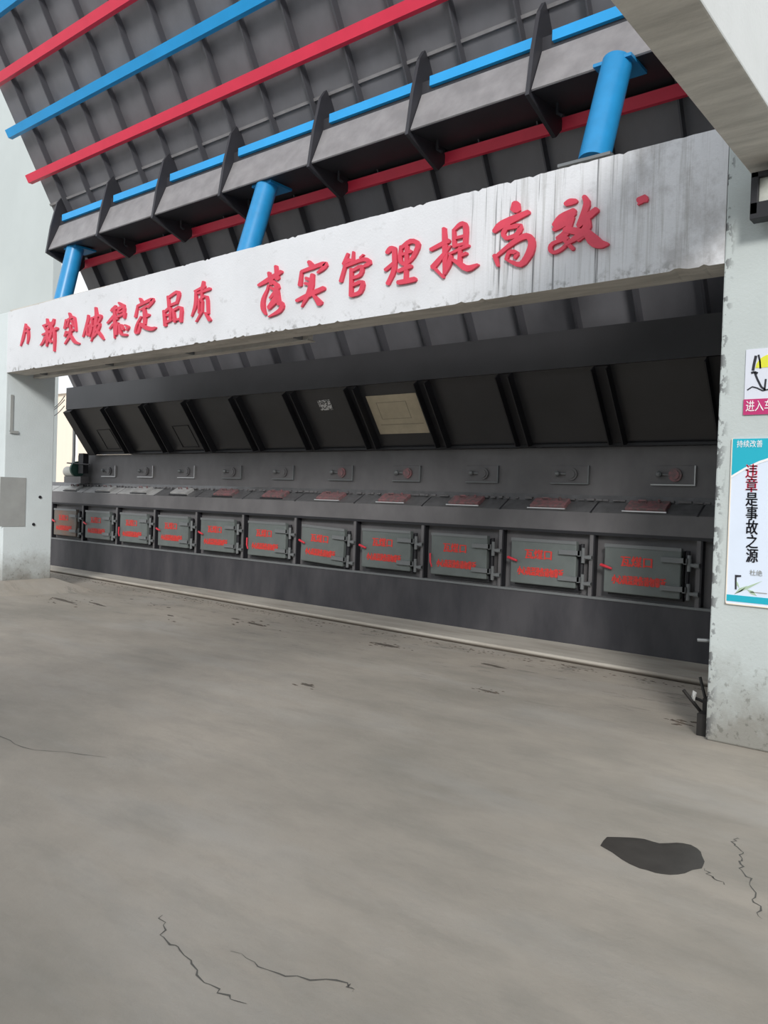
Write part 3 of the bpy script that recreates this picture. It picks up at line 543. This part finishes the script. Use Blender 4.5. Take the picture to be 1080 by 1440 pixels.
# outlined access covers on two of the hood panels
for x0 in (-13.0, -10.8):
    a = MB()
    for (xa, xb2, ta, tb) in ((x0, x0+.42, .52, .53), (x0, x0+.42, .1, .11), (x0, x0+.012, .1, .53), (x0+.41, x0+.422, .1, .53)):
        a.prism_x([onh(ta, 0), onh(tb, 0), onh(tb, .008), onh(ta, .008)], xa, xb2)
    hq(a, 'access_cover_seam', M['black'])
def slab(xa, xb2, ta, tb, d0, d1): return MB().prism_x([onh(ta, d0), onh(tb, d0), onh(tb, d1), onh(ta, d1)], xa, xb2)
nb = slab(-6.575, -5.79, .24, .83, .002, .008).build('paper_notice', M['notice'])
tag(nb, 'large faded buff paper notice stuck on the dark hood', 'notice')
MB().prism_x([onh(.38, .0075), onh(.392, .0075), onh(.392, .0105), onh(.38, .0105)], -6.5, -5.83).build('fold_line', M['notice_line'], nb)
a = MB()
for (xa, xb2, ta, tb) in ((-6.45, -5.98, .72, .728), (-6.45, -5.98, .47, .478), (-6.45, -6.44, .47, .728), (-5.99, -5.98, .47, .728)):
    a.prism_x([onh(ta, .0075), onh(tb, .0075), onh(tb, .0095), onh(ta, .0095)], xa, xb2)
a.build('printed_frame', M['notice_line'], nb)
lb = slab(-7.43, -7.21, .66, .82, .002, .006).build('small_label', M['labelm'])
tag(lb, 'small torn white label on the dark hood, left of the buff notice', 'label')

# motor and pipes at the furnace's left end
mo = empty('motor', (-13.95, 8.03, 1.86)); tag(mo, 'small green-guarded motor at the left end of the furnace', 'motor')
MB().tube([(-.30, 0, .0), (.02, 0, .0)], .10, 20).build('motor_body', M['rag'], mo, smooth=True)
MB().tube([(.02, 0, .05), (.07, 0, .05)], .145, 28).build('pulley_guard', M['green'], mo, smooth=True)
MB().box(.16, .32, -.05, .06, -.03, .34).build('switch_box', M['black'], mo)
MB().tube([(-.15, -.1, .16), (.55, -.06, .13)], .012, 6).build('drive_rod', M['black'], mo)
MB().box(-.28, .30, -.08, .08, -.21, -.09).build('foot', M['furnace'], mo)
pp = MB().tube([(-14.45, 8.25, 3.35), (-14.43, 8.25, 2.2), (-14.40, 8.22, 1.9), (-14.28, 8.2, 1.68)], .03, 10).build('drop_pipe', M['hinge'], smooth=True)
tag(pp, 'thin drop pipe at the left end of the furnace', 'pipe')
cb2 = MB()
for z, sag, ye in ((3.20, .06, 7.6), (3.13, .03, 7.6), (3.02, .05, 7.62)):
    pts = [(-17.35 + 3.78*t, 9.3-1.75*t, z+.12*(1-t) - sag*4*t*(1-t)) for t in [j/8 for j in range(9)]]
    cb2.tube(pts, .008, 5)
o = cb2.build('cables', M['black']); tag(o, 'thin cables strung to the left end of the hood', 'cable', kind='thing')
o.name = 'cable_run'
# steel channel hanging behind the beam
ch = MB().box(-11.58, -5.9, 5.95, 6.02, 3.17, 3.235).box(-11.58, -5.9, 5.94, 6.06, 3.165, 3.175).build('cable_tray', M['soffit'])
tag(ch, 'pale steel cable tray hung along the back of the beam', 'cable tray')
for x in (-11.2, -9.5, -7.8, -6.0):
    MB().box(x-.02, x+.02, 5.85, 5.97, 3.18, 3.28).build('hanger', M['hinge'], ch)

# ================================================================ poster, sign, floodlight on the right pillar
YP = 5.554
po = MB().box(-1.548, -.98, YP-.012, YP, .932, 2.018).build('safety_poster', M['poster'])
tag(po, 'tall pale blue safety poster with a teal top, on the right pillar', 'poster')
yf = YP-.0135
top = [(-1.548, 2.018), (-.98, 2.018), (-.98, 1.90)] + [(-.98-.568*t, 1.885+.05*math.sin(math.pi*(1-t)*.55) - .11*t*t*t) for t in (.2, .4, .55, .7, .85, 1)]
MB().prism_y(top, yf-.001, YP-.011).build('teal_header', M['teal'], po)
wl = [(x, z) for x, z in top[2:]]; wl2 = [(x, z-.016) for x, z in wl[::-1]]
MB().prism_y(wl + wl2, yf-.002, YP-.011).build('white_swoosh', M['white'], po)
MB().box(-1.548, -.98, yf-.001, YP-.011, .95, .992).build('teal_footer', M['teal'], po)
MB().box(-1.552, -1.546, YP-.016, YP, .93, 2.02).box(-1.552, -.98, YP-.016, YP, .928, .936).build('frame', M['cream'], po)
link('lettering', text_mesh('持续改善', .05, M['white'], .8), po, (-1.44, yf-.002, 1.98))
for j, chh in enumerate('违章是事故之源'):
    link('lettering', text_mesh(chh, .098, M['posterred'] if j < 2 else M['ink'], .78, offset=.0008), po, (-1.422+.004*j, yf-.001, 1.80-j*.0915))
link('lettering', text_mesh('杜绝', .04, M['patch'], 1), po, (-1.37, yf-.001, 1.145))
a = MB()
for p0, p1, r in (((-1.50, 1.00), (-1.33, 1.10), .004), ((-1.50, 1.0), (-1.42, 1.06), .006), ((-1.47, 1.04), (-1.50, 1.10), .004), ((-1.42, 1.04), (-1.36, 1.0), .006)):
    dx, dz = p1[0]-p0[0], p1[1]-p0[1]; l = math.hypot(dx, dz); nx, nz = -dz/l*r*2, dx/l*r*2
    a.prism_y([(p0[0]-nx*.3, p0[1]-nz*.3), ((p0[0]+p1[0])/2-nx, (p0[1]+p1[1])/2-nz), p1, ((p0[0]+p1[0])/2+nx, (p0[1]+p1[1])/2+nz)], yf-.001, YP-.011)
a.build('leaf_drawing', M['palegreen'], po)
MB().prism_y([(-1.495, 1.03), (-1.485, 1.03), (-1.488, 1.11), (-1.46, 1.115), (-1.46, 1.125), (-1.498, 1.125)], yf-.002, YP-.011).build('ink_stroke', M['ink'], po)
MB().box(-1.40, -1.30, yf-.001, YP-.011, 1.018, 1.024).build('small_print', M['patch'], po)
sn = MB().box(-1.487, -1.0, YP-.008, YP, 2.173, 2.60).build('helmet_sign', M['signface'])
tag(sn, 'white sign with a helmeted head and magenta strip, above the teal poster', 'sign')
MB().box(-1.49, -1.0, YP-.011, YP-.007, 2.173, 2.275).build('magenta_strip', M['magenta'], sn)
link('lettering', text_mesh('进入车间必须戴安全帽', .078, M['white'], .72), sn, (-1.195, YP-.0125, 2.224))
def brush(pts, w, d):
    b = MB(); n = len(pts)
    for (x0, z0), (x1, z1) in zip(pts, pts[1:]):
        l = math.hypot(x1-x0, z1-z0) or 1; nx, nz = -(z1-z0)/l*w*.6, (x1-x0)/l*w*.6
        b.prism_y([(x0-nx, z0-nz), (x1-nx, z1-nz), (x1+nx, z1+nz), (x0+nx, z0+nz)], YP-.0095-d, YP-.007)
    return b
hm = [(-1.395+.10*math.cos(a), 2.475+.085*math.sin(a)) for a in [math.pi*j/10 for j in range(11)]]
HXo = .07
MB().prism_y([(x+HXo, z) for x, z in hm], YP-.0105, YP-.007).build('helmet_drawing', M['yellow'], sn)
a = MB()
for pts, w in (([(-1.425+.0, 2.555), (-1.435, 2.50), (-1.44, 2.46)], .014), ([(-1.45, 2.445), (-1.43, 2.45), (-1.41, 2.44)], .012), ([(-1.43, 2.45), (-1.41, 2.40), (-1.385, 2.35), (-1.36, 2.33)], .010),
               ([(-1.47, 2.335), (-1.44, 2.355), (-1.41, 2.345), (-1.375, 2.325), (-1.33, 2.335)], .007), ([(-1.41, 2.56), (-1.40, 2.52), (-1.395, 2.47)], .009), ([(-1.36, 2.40), (-1.365, 2.33)], .009), ([(-1.30, 2.36), (-1.24, 2.40), (-1.22, 2.47)], .008)):
    q = brush(pts, w, .001); a.add(q.v, q.f)
a.build('ink_drawing', M['ink'], sn)
fd = empty('floodlight', (-1.30, 5.42, 3.40)); tag(fd, 'black framed floodlight on the right pillar under the cross beam', 'floodlight')
MB().box(-.155, -.11, -.04, .06, .02, .285).box(.13, .16, -.04, .06, .02, .285).box(-.155, .16, -.04, .06, .25, .285).box(-.155, .16, -.04, .06, -.01, .095).build('housing', M['black'], fd, bevel=.004)
MB().box(-.11, .13, -.01, .02, .095, .25).build('lamp_glass', M['glass'], fd)
MB().box(-.10, .12, .04, .135, .05, .2).build('bracket', M['black'], fd)

# ================================================================ puddle, scrap, crumbs
PUD = [(-1.489, 3.582), (-1.407, 3.651), (-1.353, 3.681), (-1.279, 3.683), (-1.22, 3.748), (-1.164, 3.771), (-1.106, 3.727), (-1.061, 3.635), (-1.049, 3.557), (-1.088, 3.459), (-1.13, 3.4), (-1.184, 3.374), (-1.25, 3.369), (-1.341, 3.398), (-1.472, 3.467)]
pts = []
for i in range(len(PUD)):
    a, b = Vector(PUD[i]), Vector(PUD[(i+1) % len(PUD)])
    pts += [a, a.lerp(b, .5) + Vector((random.uniform(-.006, .006), random.uniform(-.006, .006)))]
cen = sum(pts, Vector((0, 0)))/len(pts); v = []; f = []; n = len(pts)
for r, z in ((1.0, .0005), (.96, .003), (.5, .004)):
    v += [(cen.x+(p.x-cen.x)*r, cen.y+(p.y-cen.y)*r, z) for p in pts]
v.append((cen.x, cen.y, .004))
for q in range(2):
    for i in range(n): f.append((q*n+i, q*n+(i+1) % n, (q+1)*n+(i+1) % n, (q+1)*n+i))
for i in range(n): f.append((2*n+i, 2*n+(i+1) % n, 3*n))
tag(MB().add(v, f).build('puddle', M['puddle'], smooth=True), 'dark wet patch on the concrete near the right pillar', 'puddle')
sc = empty('scrap_bundle', (-1.76, 5.72, 0)); tag(sc, 'tangle of dark iron rods and scrap leaning against the right pillar', 'scrap')
for p in ([(.09, .0, .0), (.05, .05, .18), (-.02, .1, .36)], [(.08, -.05, .0), (.07, .02, .2), (.10, .06, .38)], [(.1, .1, .0), (-.02, .05, .16), (-.10, .0, .27)], [(-.02, .12, .01), (.04, .1, .12), (.10, .0, .30)], [(-.05, .06, .22), (.02, .06, .20), (.10, .05, .23)]):
    MB().tube(p, .012, 6).build('rod', M['rust'], sc)
MB().box(.03, .10, -.10, .02, .0, .15).box(.04, .09, -.02, .08, .0, .24).build('iron_plate', M['rust'], sc)
MB().add([(-.06, .04, .20), (-.03, .03, .20), (-.02, .04, .26), (-.05, .05, .27), (-.04, .02, .23)], [(0,1,2,3), (0,1,4), (1,2,4), (2,3,4), (3,0,4)]).build('rag', M['rag'], sc)
# crumbs of grit and dry leaves along the kerb: nobody could count them
g = MB()
def crumb(x, y, s, z0=0):
    h = s*random.uniform(.15, .35); a = random.uniform(0, 6.28); v = []
    for j in range(5):
        r = s*random.uniform(.6, 1.2); t = a+j*1.257; v.append((x+r*1.5*math.cos(t), y+r*.6*math.sin(t), z0))
    v.append((x, y, z0+h)); g.add(v, [(j, (j+1) % 5, 5) for j in range(5)])
for i in range(420):
    x = random.uniform(-14, -1.8); y = 7.58 - (x+16.2)*.0332 - abs(random.gauss(0, .12)) - .02
    crumb(x, y, random.uniform(.006, .02))
for (cx, cy, nn, sp) in ((-5.27, 6.59, 20, .16), (-7.2, 6.47, 16, .18), (-3.41, 5.64, 12, .10), (-10.3, 5.8, 26, .35), (-9.2, 6.5, 6, .1), (-8, 5.9, 6, .1), (-4.57, 4.71, 6, .08), (-1.85, 5.9, 25, .12)):
    for i in range(nn): crumb(cx+random.gauss(0, sp), cy+random.gauss(0, sp*.5), random.uniform(.008, .03))
o = g.build('grit_and_litter', M['litter']); tag(o, 'scattered grit and dry litter along the kerb on the yard floor', 'litter', kind='stuff')

# hairline cracks in the concrete
CR = [[(-1.02, 4.02), (-1.03, 3.93), (-.96, 3.85), (-.94, 3.72), (-.87, 3.60), (-.80, 3.42), (-.74, 3.28)],
      [(-1.05, 3.56), (-.99, 3.50), (-.93, 3.47)],
      [(-2.42, 1.78), (-2.29, 1.68), (-2.15, 1.68), (-1.95, 1.62), (-1.80, 1.64)],
      [(-2.05, 1.80), (-1.85, 1.80), (-1.64, 1.92), (-1.60, 1.90)],
      [(-5.9, 2.1), (-5.2, 2.4), (-4.6, 2.35), (-4.1, 2.6)]]
for pl in CR:
    q = []
    for (x0, y0), (x1, y1) in zip(pl, pl[1:]):
        for j in range(6):
            t = j/6; q.append((x0+(x1-x0)*t+random.uniform(-.012, .012), y0+(y1-y0)*t+random.uniform(-.012, .012)))
    q.append(pl[-1]); v = []; f = []
    for j, (x, y) in enumerate(q):
        a = q[max(j-1, 0)]; b = q[min(j+1, len(q)-1)]; l = math.hypot(b[0]-a[0], b[1]-a[1]) or 1
        w = random.uniform(.001, .0045)*min(1, (j+1)/4, (len(q)-j)/4)
        v += [(x-(b[1]-a[1])/l*w, y+(b[0]-a[0])/l*w, .0012), (x+(b[1]-a[1])/l*w, y-(b[0]-a[0])/l*w, .0012)]
        if j: n = 2*j; f.append((n-2, n-1, n+1, n))
    o = MB().add(v, f).build('crack', M['crack']); o.parent = bpy.data.objects['floor']

# damp dark stains on the concrete
def stain(cx, cy, rx, ry, n=22):
    v = []; f = []
    rr = [random.uniform(.65, 1.15) for _ in range(n)]
    for s_, z in ((1, .0006), (.8, .0014)):
        for j in range(n):
            a = 2*math.pi*j/n; v.append((cx+rx*rr[j]*s_*math.cos(a)-ry*.3*math.sin(a), cy+ry*rr[j]*s_*math.sin(a)-rx*.12*math.cos(a), z))
    v.append((cx, cy, .0016))
    for j in range(n): f += [(j, (j+1) % n, n+(j+1) % n, n+j), (n+j, n+(j+1) % n, 2*n)]
    o = MB().add(v, f).build('stain', M['stain']); o.parent = bpy.data.objects['floor']
for a in ((-5.27, 6.60, .20, .05), (-7.15, 6.47, .22, .04), (-7.6, 6.55, .10, .03), (-4.57, 4.72, .10, .035), (-10.3, 5.80, .45, .05), (-9.7, 5.95, .25, .04), (-3.41, 5.64, .12, .03), (-8.3, 6.1, .08, .03), (-3.9, 6.55, .16, .04), (-9.9, 6.6, .05, .03), (-8.9, 6.5, .05, .03)): stain(*a)
